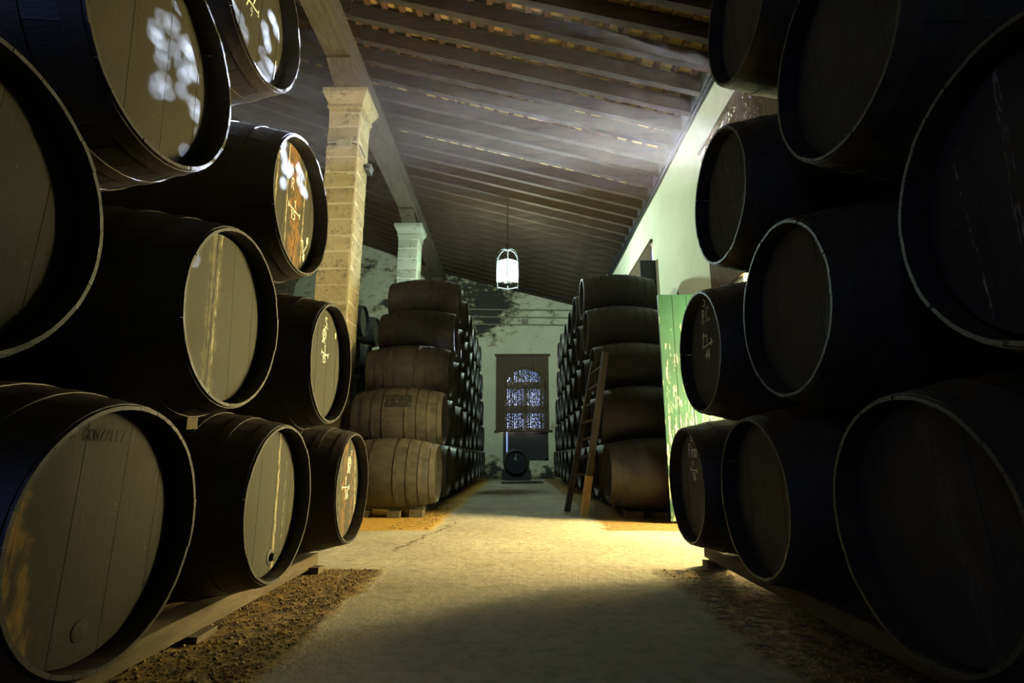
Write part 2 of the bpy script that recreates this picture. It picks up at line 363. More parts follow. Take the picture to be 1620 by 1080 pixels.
for x in BX:
    if x < XL + .1: continue
    b = MB(); b.box((-0.045, YR, 0), (0.045, YB, 0.07)); me = b.mesh('batten', M['batten'], fix=False)
    obj('batten', me, ceiling, (x, 0, roof_z(x) + RD))
tile_r = MB(); rprism(tile_r, [(-0.14, 0.262 * 0.14), (0.14, -0.262 * 0.14), (0.14, -0.262 * 0.14 + 0.025), (-0.14, 0.262 * 0.14 + 0.025)], -0.245, 0.245)
tile_rm = tile_r.mesh('tile', M['tile'])
cells = []
for i, x in enumerate(BX[:-1]):
    xc = x - 0.145
    for j in range(-2, 33):
        y = 3.37 + 0.25 + 0.5 * j
        if 0 < y < YB - .3 and xc > XL + .2: cells.append((abs(y - 5.6) + (abs(xc) * 0.3 if xc > -2.7 else 3 + abs(xc)), xc, y))
cells.sort()
for k, (d, x, y) in enumerate(cells):
    z = roof_z(x) + UP
    if k < 280: obj('tile', tile_rm, ceiling, (x, y, z + rnd.uniform(0, .004)), (0, 0.0 if x > -2.69 else 0.09, 0))
b = MB()
for k, (d, x, y) in enumerate(cells):
    if k < 280: continue
    s_ = 0.262 if x > -2.69 else 0.362; z = roof_z(x) + UP
    rprism(b, [(x - .14, z + s_ * .14), (x + .14, z - s_ * .14), (x + .14, z - s_ * .14 + .025), (x - .14, z + s_ * .14 + .025)], y - .245, y + .245)
tag(obj('tile_field', b.mesh('tile_field', M['tile'], fix=False), ceiling), kind='stuff')
# dark conduit along the top of the right wall
b = MB(); zt = roof_z(XW) - 0.06
b.tube([(XW - 0.03, y, zt + 0.012 * math.sin(y * 1.7)) for y in [2 + 0.6 * i for i in range(30)]], 0.034, 8)
struct('trim_1', b.mesh('trim_1', M['iron'], 40), 'dark pipe running where roof meets cream wall')

b = MB(); b.box((XW - .07, YR, roof_z(XW) - .005), (XW - .001, YB - .01, roof_z(XW) + .30))  # dark strip standing in for the shaded gaps between rafter ends
struct('trim_3', b.mesh('trim_3', M['frame']), 'dark strip added in place of shaded gaps on top of the cream wall')
# window and door joinery ---------------------------------------------------
b = MB()
fy0, fy1 = YB + 0.12, YB + 0.2
b.box((WX0, fy0, 0.64), (WX0 + 0.13, fy1, ARC)); b.box((WX1 - 0.13, fy0, 0.64), (WX1, fy1, ARC)); b.box((cx - 0.07, fy0, 0.64), (cx + 0.07, fy1, ARC))
b.box((WX0, fy0, ARC - 0.1), (WX1, fy1, ARC + 0.16)); b.box((WX0, fy0, 2.38), (WX1, fy1, 2.66)); b.box((WX0, fy0, 0.60), (WX1, fy1, 0.72))
for i in range(NA):
    a0, a1 = PI * i / NA, PI * (i + 1) / NA
    q = []
    for r_, a in ((ar, a0), (ar, a1), (ar - .12, a1), (ar - .12, a0)): q.append((cx + r_ * math.cos(a), ARC + r_ * .9 * math.sin(a)))
    b.add([(x, fy0, z) for x, z in q] + [(x, fy1, z) for x, z in q], [(0, 1, 2, 3), (7, 6, 5, 4), (0, 4, 5, 1), (2, 6, 7, 3)])
w1 = struct('window_1', b.mesh('window_1', M['frame']), 'tall arched window in the end wall behind a hanging blind')
g = NT('dusty_glass'); gb = g.n('ShaderNodeBsdfTransparent'); gd = g.n('ShaderNodeBsdfGlossy'); gm = g.n('ShaderNodeMixShader'); gm.inputs[0].default_value = 0.08
g.t.links.new(gb.outputs[0], gm.inputs[1]); g.t.links.new(gd.outputs[0], gm.inputs[2]); g.t.links.new(gm.outputs[0], g.out.inputs[0]); M['glass'] = g.m
for (x0, x1, z0, z1) in ((WX0 + .13, cx - .07, 2.66, ARC - .1), (cx + .07, WX1 - .13, 2.66, ARC - .1), (WX0 + .13, cx - .07, 1.62, 2.38), (cx + .07, WX1 - .13, 1.62, 2.38)):
    obj('pane', MB().box((x0, fy0 + .03, z0), (x1, fy0 + .036, z1)).mesh('pane', M['glass']), w1)
b = MB(); pl = [(cx + (ar - .12) * math.cos(PI * i / 16), ARC + .16 + (ar * .9 - .26) * math.sin(PI * i / 16)) for i in range(17)]
b.add([(x, fy0 + .03, z) for x, z in pl] + [(x, fy0 + .036, z) for x, z in pl], [tuple(range(17)), tuple(range(33, 16, -1))]); obj('pane', b.mesh('pane', M['glass']), w1)
obj('shutter', MB().box((WX0 + .17, fy0 + .02, 0.70), (cx - .065, fy1 - .02, 1.82)).mesh('shutter', M['frame']), w1)
obj('shutter', MB().box((cx + .065, fy0 + .02, 0.70), (WX1 - .125, fy1 - .02, 1.82)).mesh('shutter', M['frame']), w1)
# right wall window frames
for n_, (y0, y1, z0, z1) in enumerate(((U0, U1, UZ0, UZ1), (V0, V1, VZ0, VZ1))):
    b = MB(); xx = (XW + .07, XW + .115)
    b.box((xx[0], y0, z0), (xx[1], y0 + .05, z1)); b.box((xx[0], y1 - .05, z0), (xx[1], y1, z1)); b.box((xx[0], y0, z1 - .05), (xx[1], y1, z1)); b.box((xx[0], y0, z0), (xx[1], y1, z0 + .05))
    struct('window_%d' % (n_ + 2), b.mesh('window', M['frame']), ['high window above the doorway in the cream wall', 'far high window in the cream wall'][n_])

# woven blinds: vertical cords with worn holes ------------------------------
def blind_mesh(w, h, hole_p, hole_ok, cw=0.03, seg=0.03, seed=1, thick=0.008, small=None):
    r = random.Random(seed); b = MB(); nc = int(w / cw); ns = int(h / seg)
    for i in range(nc):
        x0 = i * cw; j = 0; off = r.uniform(0, .004)
        while j < ns:
            k = j
            while k < ns and not (hole_ok(x0 + cw / 2, (k + .5) * seg) and r.random() < (hole_p(x0 + cw / 2, (k + .5) * seg) if callable(hole_p) else hole_p)): k += 1
            if k > j: b.box((x0 - .001, off, j * seg), (x0 + cw + .001, off + thick, k * seg))
            if k < ns and small and small(x0 + cw / 2, (k + .5) * seg): b.box((x0 - .001, off, k * seg - .001), (x0 + cw + .001, off + thick, (k + .6) * seg))
            j = k + 1
    return b.mesh('cords', M['blind'], fix=False)
def blind(name, loc, rz, w, h, label, hole_p, hole_ok, seed, **kw):
    t = thing(name, loc, label, 'blind', None, (0, 0, rz))
    tag(obj('cords', blind_mesh(w, h, hole_p, hole_ok, seed=seed, **kw), t), kind='stuff')
    obj('top_roll', MB().tube([(-.04, 0, h + .02), (w + .04, 0, h + .02)], .035, 10).mesh('top_roll', M['blind'], 40), t)
    obj('bottom_rod', MB().tube([(-.02, 0, 0), (w + .02, 0, 0)], .02, 8).mesh('bottom_rod', M['blind'], 40), t)
    for x in (w * .28, w * .72): obj('draw_cord', MB().tube([(x, -.015, .02), (x, -.015, h + .05)], .006, 6).mesh('draw_cord', M['blind'], 40), t)
    return t
# near blind: local x runs along +y (rz = 90 deg)
BW0, BZ0, BH = 5.0, 3.10, 2.38
def ok1(x, z):
    if math.sin(x * 17 + 2 * math.sin(z * 9)) + math.sin(z * 14 + 1.5 * math.sin(x * 11)) < -0.5: return False
    yt, zt_ = BW0 + x - 3.98, BZ0 + z - Z0 - 2.29      # where that hole's ray meets the cask heads opposite
    if 1.45 < zt_ and 2.50 < yt < 3.42: return True
    if 1.62 < zt_ < 1.98 and 1.86 < yt < 2.16: return True
    if 2.10 < zt_ and 1.75 < yt < 2.1: return True
    if 1.62 < yt < 2.02 and zt_ > 2.75 - yt * 0.95 - 0.10: return True
    if 2.30 < yt < 2.48 and zt_ > 1.50: return True
    return False
def ok1p(x, z):
    yt, zt_ = BW0 + x - 3.98, BZ0 + z - Z0 - 2.29
    if yt > 2.48: return 0.7 * min(1, max(0, (zt_ - 1.45) / .5)) * (1 if yt < 3.05 else .4)
    return 0.45 if zt_ > 2.05 else 0.20
blind('woven_blind', (XW - 0.03, BW0, BZ0), PI / 2, 2.66, BH, 'brown woven blind sparkling with daylight, high on the near right wall', ok1p, ok1, 3, cw=0.024, seg=0.03, small=lambda x, z: BW0 + x - 3.98 < 2.49 and BZ0 + z - Z0 - 2.29 < 2.05)
def ok2(x, z): return z > 1.75 and (1.2 < x < 3.3) and math.sin(x * 11 + z * 7) > -0.3
blind('woven_blind', (XW - 0.03, 10.9, 2.95), PI / 2, 3.4, 2.40, 'dark woven blind half hidden behind the top of the right stack', 0.30, ok2, 5)
t = thing('woven_blind', (-0.79, YB - 0.06, 0.92 + Z0), 'dark woven blind hanging over the arched window in the end wall', 'blind')
def win(x, z): return WX0 + .05 < x < WX1 - .05 and (z < ARC or math.hypot(x - cx, (z - ARC) / .9) < ar - .05)
def blind3():
    r = random.Random(9); b = MB(); cw, seg = 0.022, 0.026; nc, ns = int(2.0 / cw), int(2.85 / seg)
    for i in range(nc):
        x0 = i * cw; full = (i % 3 == 0) or r.random() < .12; j = 0; off = r.uniform(0, .004)
        while j < ns:
            k = j
            while k < ns and (full or r.random() > .42 or not win(x0 - .79, k * seg + .92 + Z0)): k += 1
            if k > j: b.box((x0 - .001, off, j * seg), (x0 + cw + .001, off + .008, k * seg))
            j = k + 1
    return b.mesh('cords', M['blind'], fix=False)
tag(obj('cords', blind3(), t), kind='stuff')
obj('top_roll', MB().tube([(-.05, 0, 2.87), (2.05, 0, 2.87)], .045, 10).mesh('top_roll', M['blind'], 40), t)
obj('bottom_rod', MB().tube([(-.06, -.01, 0), (2.1, -.01, .02)], .03, 8).mesh('bottom_rod', M['blind'], 40), t)
for x in (.55, 1.4): obj('draw_cord', MB().tube([(x, -.02, .02), (x, -.02, 2.92)], .010, 6).mesh('draw_cord', M['blind'], 40), t)

# green door leaf standing open at right angles to the wall
t = thing('green_door', (1.83, 6.66, 0), 'open green door leaf with flaking paint beside the right stack', 'door')
DW = XW - 1.83 - 0.02
for i in range(6):
    x0 = DW * i / 6
    obj('board', MB().box((x0 + .003, 0, .03), (x0 + DW / 6 - .003, .04, 2.84)).mesh('board', M['green']), t)
for z in (.35, 1.4, 2.5): obj('ledge', MB().box((.02, .04, z), (DW - .02, .075, z + .13)).mesh('ledge', M['green']), t)
# dark shutter edge on the right wall beside the far blind
tag(obj('wall_shutter', MB().box((2.62, 10.72, 2.9), (XW - .002, 10.78, 4.86)).mesh('wall_shutter', M['frame'])), 'dark narrow shutter edge standing out from the cream wall', 'shutter')

# ------------------------------------------------------------------ pillars and beam
BH_ = 0.29
def pillar_meshes(stone):
    w = 0.275; c = 0.035; out = []
    for s_ in range(4):
        r = random.Random(s_ + 3); b = MB(); vs_ = []
        for z in (0.012, BH_ * .5, BH_ - 0.012):
            e = [r.uniform(-.006, .006) for _ in range(8)]; iw = w + (0.004 if z == BH_ * .5 else 0)
            vs_ += [(-iw + e[0], -iw + e[1], z), (iw - c + e[2], -iw + e[3], z), (iw + e[4], -iw + c + e[5], z), (iw + e[6], iw, z), (-iw, iw + e[7], z)]
        fs = [tuple(range(4, -1, -1)), tuple(range(10, 15))]
        for a in (0, 5): fs += [(a + k, a + (k + 1) % 5, a + 5 + (k + 1) % 5, a + 5 + k) for k in range(5)]
        b.add(vs_, fs); out.append(b.mesh('stone_block', stone))
    return out
def pillar(x, y, label, stone, fittings=False):
    t = thing('stone_pillar', (x, y, 0), label, 'pillar', 'stone pillars of the arcade')
    ms = pillar_meshes(stone); top = 7.14; n = int((top - 0.42) / BH_)
    z0 = top - 0.42 - n * BH_
    obj('plinth', MB().box((-.33, -.33, 0), (.33, .33, z0)).mesh('plinth', stone), t)
    obj('mortar_core', MB().box((-.272, -.272, z0), (.272, .272, top - .1)).mesh('mortar_core', M['mortar']), t)
    for i in range(n): obj('stone_block', ms[i % 4], t, (0, 0, z0 + i * BH_))
    prof = [(top - .42, .285), (top - .34, .285), (top - .34, .31), (top - .30, .31), (top - .27, .30), (top - .20, .325), (top - .12, .37), (top - .10, .37), (top - .09, .39), (top, .39)]
    b = MB(); vs_ = []
    for z, w in prof: vs_ += [(-w, -w, z), (w, -w, z), (w, w, z), (-w, w, z)]
    fs = [(3, 2, 1, 0), tuple(range(len(vs_) - 4, len(vs_)))]
    for i in range(len(prof) - 1): fs += [(4 * i + k, 4 * i + (k + 1) % 4, 4 * i + 4 + (k + 1) % 4, 4 * i + 4 + k) for k in range(4)]
    b.add(vs_, fs); obj('capital', b.mesh('capital', stone), t)
    if fittings:
        z = 5.30 + Z0
        obj('junction_box', MB().box((-.09, -.34, z - .075), (.16, -.276, z + .075)).mesh('junction_box', M['box']), t)
        pts = [(-.283, -.284, z), (-.2, -.288, z + .02), (-.1, -.30, z + .01), (.1, -.30, z + .01), (.2, -.288, z + .02), (.283, -.25, z + .0), (.29, -.1, z - .01), (.30, .05, z - .05)]
        obj('cable', MB().tube(pts, .009, 6).mesh('cable', M['iron'], 40), t)
    return t
PX = -3.02
pillar(PX, 8.575, 'tall pale stone pillar with a junction box and moulded capital', M['stone'], True)
pillar(PX, 3.0, 'stone pillar hidden behind the near left casks', M['stone'])
def floodlight(loc, aim, energy, color, angle, label):
    d = Vector(aim) - Vector(loc); t = thing('floodlight', loc, label, 'floodlight'); q = d.to_track_quat('-Z', 'Y').to_euler(); t.rotation_euler = q
    b = MB().box((-.10, -.07, .01), (.10, .07, .09)); obj('housing', b.mesh('housing', M['lanternmetal']), t)
    obj('bracket', MB().box((-.12, -.015, .03), (-.104, .015, .16)).box((.104, -.015, .03), (.12, .015, .16)).box((-.12, -.015, .16), (.12, .015, .175)).mesh('bracket', M['iron']), t)
    return light('floodlight_beam', 'SPOT', Vector(loc) + d.normalized() * .02, energy, color, d, spot_size=angle, spot_blend=.6, shadow_soft_size=.06)
floodlight((-2.62, 3.0, 6.15), (-3.0, 9.0, 5.4), 230.0, (1.0, .90, .56), .75, 'floodlight out of sight on the hidden pillar')
floodlight((-2.62, 8.75, 5.85), (2.95, 8.9, 4.6), 380.0, (.90, 1.0, .74), 1.25, 'grey floodlight on the side of the tall pillar')
pillar(PX, 14.15, 'mildewed stone pillar rising behind the left rear stack', M['stone_far'])
pillar(-8.3, 18.0, 'distant stone pillar seen through the gap between left casks', M['stone_far'])
beam = thing('roof_beam', (-2.985, 0, 7.36), 'long grey timber beam carried on the stone pillars', 'beam')
for y0, y1 in ((-1.5, 8.57), (8.575, 14.15), (14.155, YB - .02)):
    obj('beam_length', MB().box((-.215, y0 + .004, 0), (.215, y1 - .004, roof_z(-2.69) - 7.36 - 0.03)).mesh('beam_length', M['beam']), beam)
for y in (8.575, 14.15, 19.9):
    b = MB(); L = .9; pr = [(-L, 0), (-L, -.05), (-L + .12, -.10), (-L + .22, -.16), (-.5, -.22), (.5, -.22), (L - .22, -.16), (L - .12, -.10), (L, -.05), (L, 0)]
    if y > 19: pr = [(-L, 0), (-L, -.05), (-L + .12, -.10), (-L + .22, -.16), (-.5, -.22), (.06, -.22), (.06, 0)]
    b.prism(pr, -.2, .2); obj('corbel', b.mesh('corbel', M['beam']), beam, (0, y, -.001))
# ledge where the beam meets the end wall
struct('trim_2', MB().box((-3.5, YB - .12, 6.98), (-2.1, YB - .001, 7.13)).mesh('trim_2', M['plaster']), 'pale stone ledge under the far end of the beam')

# ------------------------------------------------------------------ casks
HL, RB, RE = 0.65, 0.466, 0.375
def rad(x): return RB - (RB - RE) * (x / HL) ** 2
NST = 28
def stave_mesh():
    b = MB(); xs = [-HL, -.52, -.36, -.18, 0, .18, .36, .52, HL]; da = 2 * PI / NST; g = .0022
    angs = [-da / 2 + g, 0, da / 2 - g]; vs_ = []
    for x in xs:
        th = .012 if abs(x) == HL else .034
        for a in angs: vs_.append((x, rad(x) * math.sin(a), rad(x) * math.cos(a)))
        for a in reversed(angs): vs_.append((x, (rad(x) - th) * math.sin(a), (rad(x) - th) * math.cos(a)))
    # sharp chime: insert a ring just inside each end
    ins = []
    n = 6; fs = [tuple(range(n - 1, -1, -1)), tuple((len(xs) - 1) * n + k for k in range(n))]
    for i in range(len(xs) - 1):
        a, c = i * n, (i + 1) * n
        fs += [(a + k, a + (k + 1) % n, c + (k + 1) % n, c + k) for k in range(n)]
    return b.add(vs_, fs).mesh('stave', M['cask'], 35)
STAVE = stave_mesh()
HX, HR = HL - 0.075, RE - 0.022
EDGES = [-HR, -.268, -.18, -.095, -.01, .082, .168, .255, HR]
BOARDS = []
for i in range(len(EDGES) - 1):
    y0, y1 = EDGES[i] + .0004, EDGES[i + 1] - .0004
    ys = [y0 + (y1 - y0) * k / 4 for k in range(5)]; h = lambda y: math.sqrt(max(HR * HR - y * y, 1e-6))
    poly = [(y, -h(y)) for y in ys] + [(y, h(y)) for y in reversed(ys)]
    dx = [0, .0008, -.0006, .0005, .0, .0009, -.0005, .0006][i]
    BOARDS.append(MB().prism(poly, HX - .022, HX + dx).mesh('head_board', M['head']))
def ring(x, w, n=40, t=.0035):
    p = [(x - w / 2, rad(x - w / 2)), (x - w / 2, rad(x - w / 2) + t), (x + w / 2, rad(x + w / 2) + t), (x + w / 2, rad(x + w / 2))]
    return MB().lathe(p, n).mesh('hoop', M['hoop'], 35)
HOOPS = [ring(.612, .055), ring(.47, .045), ring(.32, .04), ring(.16, .045)]
BACK = MB().prism([(HR * math.cos(2 * PI * k / 32), HR * math.sin(2 * PI * k / 32)) for k in range(32)], -HX, -HX + .02).mesh('rear_head', M['head'])
# far cask: one turned body with chime lip
pr = [(-HX, .02), (-HX, HR), (-HL, RE - .014), (-HL, RE)] + [(x, rad(x)) for x in (-.5, -.34, -.17, 0, .17, .34, .5)] + [(HL, RE), (HL, RE - .012), (HX, HR + .004), (HX - .02, HR)]
BODY = MB().lathe(pr, 40).mesh('body', M['cask'], 32)
DISC = MB().prism([(HR * math.cos(2 * PI * k / 32), HR * math.sin(2 * PI * k / 32)) for k in range(32)], HX - .018, HX).mesh('head', M['head'])

# stroke lettering --------------------------------------------------------------
def circ(cx_, cy_, rx, ry, a0=0, a1=360, n=12): return [(cx_ + rx * math.cos(math.radians(a0 + (a1 - a0) * k / n)), cy_ + ry * math.sin(math.radians(a0 + (a1 - a0) * k / n))) for k in range(n + 1)]
G = {'S': [[(.52, .86), (.32, 1), (.08, .88), (.06, .68), (.3, .54), (.52, .38), (.5, .12), (.26, 0), (.03, .12)]],
     'P': [[(.1, 0), (.1, 1)], [(.1, 1), (.42, .95), (.5, .76), (.4, .56), (.1, .5)]], 'C': [circ(.32, .5, .27, .5, 50, 310)],
     'F': [[(.1, 0), (.1, 1), (.52, 1)], [(.1, .55), (.42, .55)]], 'i': [[(.2, 0), (.2, .58)], [(.2, .72), (.2, .8)]],
     'n': [[(.05, 0), (.05, .58)], [(.05, .45), (.25, .6), (.42, .5), (.42, 0)]], 'o': [circ(.25, .3, .21, .3)],
     'a': [circ(.22, .3, .18, .28), [(.42, .6), (.42, 0)]], 'c': [circ(.25, .3, .2, .3, 50, 310)], 'r': [[(.08, 0), (.08, .6)], [(.08, .42), (.22, .6), (.36, .55)]],
     'R': [[(.08, 0), (.08, 1)], [(.08, 1), (.42, .95), (.5, .76), (.4, .56), (.08, .5)], [(.22, .5), (.52, 0)]],
     'M': [circ(.38, .62, .34, .38), [(.25, .88), (.25, .0)], [(.25, .85), (.5, .8), (.52, .62), (.25, .5)], [(.3, .5), (.62, -.02)], [(.08, .02), (.25, .3)]],
     '1': [[(.08, .76), (.28, 1), (.28, 0)]], '4': [[(.4, 0), (.4, 1)], [(.4, .95), (.05, .35), (.55, .35)]], '5': [[(.5, 1), (.12, 1), (.1, .6), (.36, .62), (.5, .36), (.38, .06), (.06, .04)]],
     '6': [[(.45, .95), (.15, .6), (.08, .3), (.22, .02), (.44, .12), (.46, .36), (.3, .5), (.1, .36)]], '7': [[(.05, 1), (.5, 1), (.2, 0)]],
     '9': [[(.44, .6), (.22, .5), (.08, .74), (.24, 1), (.44, .86), (.42, .4), (.3, 0)]], '2': [[(.06, .8), (.26, 1), (.48, .8), (.06, 0), (.5, 0)]],
     'L': [[(.1, 1), (.1, 0), (.5, 0)]], 'B': [[(.08, 0), (.08, 1), (.4, .9), (.38, .58), (.08, .52)], [(.08, .52), (.48, .4), (.42, .06), (.08, 0)]],
     'G': [circ(.32, .5, .28, .5, 50, 330), [(.56, .4), (.36, .4)]], 'O': [circ(.3, .5, .27, .5)], 'N': [[(.06, 0), (.06, 1), (.5, 0), (.5, 1)]],
     'Z': [[(.05, 1), (.52, 1), (.05, 0), (.52, 0)]], 'A': [[(.02, 0), (.28, 1), (.54, 0)], [(.12, .35), (.44, .35)]], 'E': [[(.5, 1), (.08, 1), (.08, 0), (.5, 0)], [(.08, .52), (.42, .52)]],
     '.': [[(.1, 0), (.1, .09)]], '*': [[(0, .5), (.6, .55)], [(.1, .2), (.5, .9)], [(.5, .2), (.1, .85)], [(.3, 0), (.32, 1)]], ' ': []}
def strokes(items, w=.007, x=HX + .0022, th=.0016, name='chalk_mark', mat='chalk'):
    """items: ('text', a, b, height, spacing) or ('line', [(a, b)...])"""
    b = MB()
    def seg(p, q, w_):
        d = Vector((0, q[0] - p[0], q[1] - p[1])); e = d.normalized() * w_ * .45 if d.length > 1e-6 else Vector((0, 0, .002))
        b.bar(Vector((x, *p)) - e, Vector((x, *q)) + e, w_, th, (1, 0, 0))
    for it in items:
        if it[0] == 'line':
            for p, q in zip(it[1], it[1][1:]): seg(p, q, w)
        else:
            _, a, bb, h, sp = it[1][0] if False else (0, it[2], it[3], it[4], it[5])
            for ch in it[1]:
                for pl_ in G[ch]:
                    for p, q in zip(pl_, pl_[1:]): seg((a + p[0] * h, bb + p[1] * h), (a + q[0] * h, bb + q[1] * h), w)
                a += h * sp
    return b.mesh(name, M[mat], fix=False)
def frac(a, b, tilt, L=.13):
    """fraction bar with serifed ends"""
    c, s_ = math.cos(tilt), math.sin(tilt); p, q = (a - L / 2 * c, b - L / 2 * s_), (a + L / 2 * c, b + L / 2 * s_); n_ = (-s_ * .014, c * .014)
    return [('line', [p, q]), ('line', [(p[0] - n_[0], p[1] - n_[1]), (p[0] + n_[0], p[1] + n_[1])]), ('line', [(q[0] - n_[0], q[1] - n_[1]), (q[0] + n_[0], q[1] + n_[1])])]
T_ = 'text'

def cask(name, headpos, side, label, group, detail=2, head=None, roll=None, marks=None, xlen=1.0, far_hoops=False):
    """headpos: centre of the front rim in camera-level coordinates; side -1 = left bank (head looks +x), +1 = right bank"""
    x, y, z = headpos
    t = thing(name, (x + side * HL, y, z + Z0), label, 'barrel', group, (0, 0, 0 if side < 0 else PI))
    roll = rnd.uniform(-.10, .10) if roll is None else roll
    if detail == 2:
        a0 = rnd.uniform(0, 1)
        for k in range(NST):
            s_ = 1 + rnd.uniform(-.003, .002)
            obj('stave', STAVE, t, (rnd.uniform(-.0015, .0015), 0, 0), (a0 + 2 * PI * k / NST, 0, 0), scale=(1, s_, s_))
        for m in BOARDS: obj('head_board', m, t, (0, 0, 0), (roll, 0, 0), mat=head)
        obj('rear_head', BACK, t)
        for m in HOOPS: obj('hoop', m, t); obj('hoop', m, t, (0, 0, 0), (0, 0, PI))
    else:
        dusty = far_hoops and side < 0  # selects the lighter paint and iron
        obj('body', BODY, t, (0, 0, 0), (rnd.uniform(0, 6), 0, 0), mat=M['cask_pale'] if dusty else None)
        if far_hoops:
            for m in HOOPS:
                for a in (0, PI): obj('hoop', m, t, (0, 0, 0), (0, 0, a), mat=M['hoop_pale'] if dusty else None)
        obj('head', DISC, t, (0, 0, 0), (roll, 0, 0), mat=head)
    if marks: obj('chalk_mark', strokes(marks), t)
    return t

NL, NR = 'casks in the near left stack', 'casks in the near right stack'
def XLf(y): return -1.172 + .0089 * (y - 3)
XRf = 1.132
# --- near left bank
c = cask('wine_cask', (XLf(1.66), 1.66, -.22), -1, 'largest near cask low on the left with a brown crust down its head', NL, head=M['headL1A'], roll=-.02)
obj('bung_plug', MB().lathe([(HX - .002, .001), (HX - .002, .030), (HX + .004, .029), (HX + .006, .024), (HX + .007, .001)], 18).mesh('bung_plug', M['head'], 40), c, (0, -.005, -.268))
obj('stamped_lettering', strokes([(T_, 'B GONZALEZ', -.150, .268, .032, .68)], w=.0028, name='stamped_lettering', mat='emboss', x=HX + .0018, th=.0006), c)['kind'] = 'stuff'
c = cask('wine_cask', (XLf(2.756), 2.756, -.22), -1, 'low left cask with a bung and a pale drip line, middle of its row', NL, head=M['headL1B'], roll=.0)
bt = obj('bung', MB().lathe([(HX - .01, .001), (HX - .002, .020), (HX + .024, .018), (HX + .028, .012), (HX + .029, .001)], 16).mesh('bung', M['head'], 40), c, (0, .086, -.275))
obj('bung_collar', MB().lathe([(HX - .002, .020), (HX + .006, .021), (HX + .008, .030), (HX + .004, .038), (HX - .002, .039)], 18, closed=True).mesh('bung_collar', M['cask'], 40), bt)
cask('wine_cask', (XLf(3.917), 3.917, -.21), -1, 'low left cask chalked with a monogram and 1 over 16, rust streaked', NL, head=M['headL1C'], roll=.02,
     marks=[(T_, 'a', .085, .265, .04, .7), (T_, 'cr', .105, .222, .05, .6), (T_, 'M', .055, .095, .115, .6)] + frac(.045, -.005, -.02, .16) + [(T_, '1', .03, .012, .055, .5), (T_, '16', .03, -.088, .07, .55)])
cask('wine_cask', (XLf(1.05), 1.051, .572), -1, 'near left cask cut off by the left edge of the photo', NL, head=M['headL2A'], roll=-.03)
cask('wine_cask', (XLf(2.17), 2.173, .575), -1, 'second tier left cask with a scarred seam down its olive head', NL, head=M['headL2B'], roll=.10)
cask('wine_cask', (XLf(3.33), 3.330, .582), -1, 'second tier left cask chalked S and 1 over 15 in front of the pillar', NL, head=M['head'], roll=.04,
     marks=[(T_, 'S', .000, .235, .07, .7), (T_, '.', .05, .235, .07, .7), (T_, 'M', -.03, .135, .09, .6)] + frac(.037, .068, -.06, .12) + [(T_, '1', .024, .082, .042, .5), (T_, '15', .002, .010, .048, .6), (T_, '*', .20, .205, .04, .5)])
cask('wine_cask', (XLf(1.576), 1.576, 1.35), -1, 'third tier left cask with bluish sun spots across its head', NL, head=M['head'], roll=.07)
cask('wine_cask', (XLf(2.711), 2.711, 1.35), -1, 'third tier left cask with an orange stain and chalked 15 beside the pillar', NL, head=M['headL3C'], roll=-.03,
     marks=[(T_, 'R', -.025, .11, .06, .6)] + frac(.04, 0, -.06, .15) + [(T_, '1', .035, .018, .04, .5), (T_, '15', .0, -.056, .05, .6), ('line', [(.16, -.13), (.185, -.12), (.20, -.19), (.245, -.13)]), (T_, '*', .235, -.12, .045, .5), (T_, '*', .20, -.235, .045, .5)])
cask('wine_cask', (XLf(2.127), 2.127, 2.10), -1, 'topmost left cask under the rafters with chalked sevens', NL, head=M['head'], roll=.05,
     marks=frac(-.008, -.005, .10, .12) + [(T_, '7', -.005, .012, .035, .5), (T_, '7', -.06, -.045, .042, .5), (T_, '9', -.02, -.065, .042, .5), ('line', [(.262, -.09), (.258, -.20)])])
# --- near right bank
HD = M['head_shaded']
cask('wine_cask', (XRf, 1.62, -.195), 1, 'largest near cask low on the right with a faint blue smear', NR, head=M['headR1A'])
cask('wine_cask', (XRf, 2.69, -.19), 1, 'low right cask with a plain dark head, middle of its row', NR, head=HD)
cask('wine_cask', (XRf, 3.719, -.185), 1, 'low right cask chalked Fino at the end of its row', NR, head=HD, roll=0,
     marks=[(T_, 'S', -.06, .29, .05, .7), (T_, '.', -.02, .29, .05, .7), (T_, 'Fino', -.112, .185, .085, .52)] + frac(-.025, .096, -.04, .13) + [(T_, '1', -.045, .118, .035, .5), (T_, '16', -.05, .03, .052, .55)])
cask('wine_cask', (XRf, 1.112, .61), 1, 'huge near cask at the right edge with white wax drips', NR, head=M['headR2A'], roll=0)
cask('wine_cask', (XRf, 2.215, .62), 1, 'second tier right cask with a blank black head tinted by blue light', NR, head=HD)
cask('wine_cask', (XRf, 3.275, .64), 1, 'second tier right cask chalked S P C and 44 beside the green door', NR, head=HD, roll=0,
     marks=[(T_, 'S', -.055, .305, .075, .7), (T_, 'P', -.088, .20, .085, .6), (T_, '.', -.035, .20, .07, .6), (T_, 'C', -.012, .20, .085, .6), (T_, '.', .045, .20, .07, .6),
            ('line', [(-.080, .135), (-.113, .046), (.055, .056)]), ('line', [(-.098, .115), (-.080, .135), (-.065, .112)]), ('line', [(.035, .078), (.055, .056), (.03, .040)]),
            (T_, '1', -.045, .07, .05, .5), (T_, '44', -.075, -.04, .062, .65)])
cask('wine_cask', (XRf, 1.682, 1.435), 1, 'third tier right cask with a black head tinted by blue light above the near pair', NR, head=HD)
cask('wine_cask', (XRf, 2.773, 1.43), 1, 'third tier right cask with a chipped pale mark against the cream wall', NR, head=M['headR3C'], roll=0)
cask('wine_cask', (XRf, 2.349, 2.29), 1, 'topmost right cask cut off by the top of the photo', NR, head=HD)

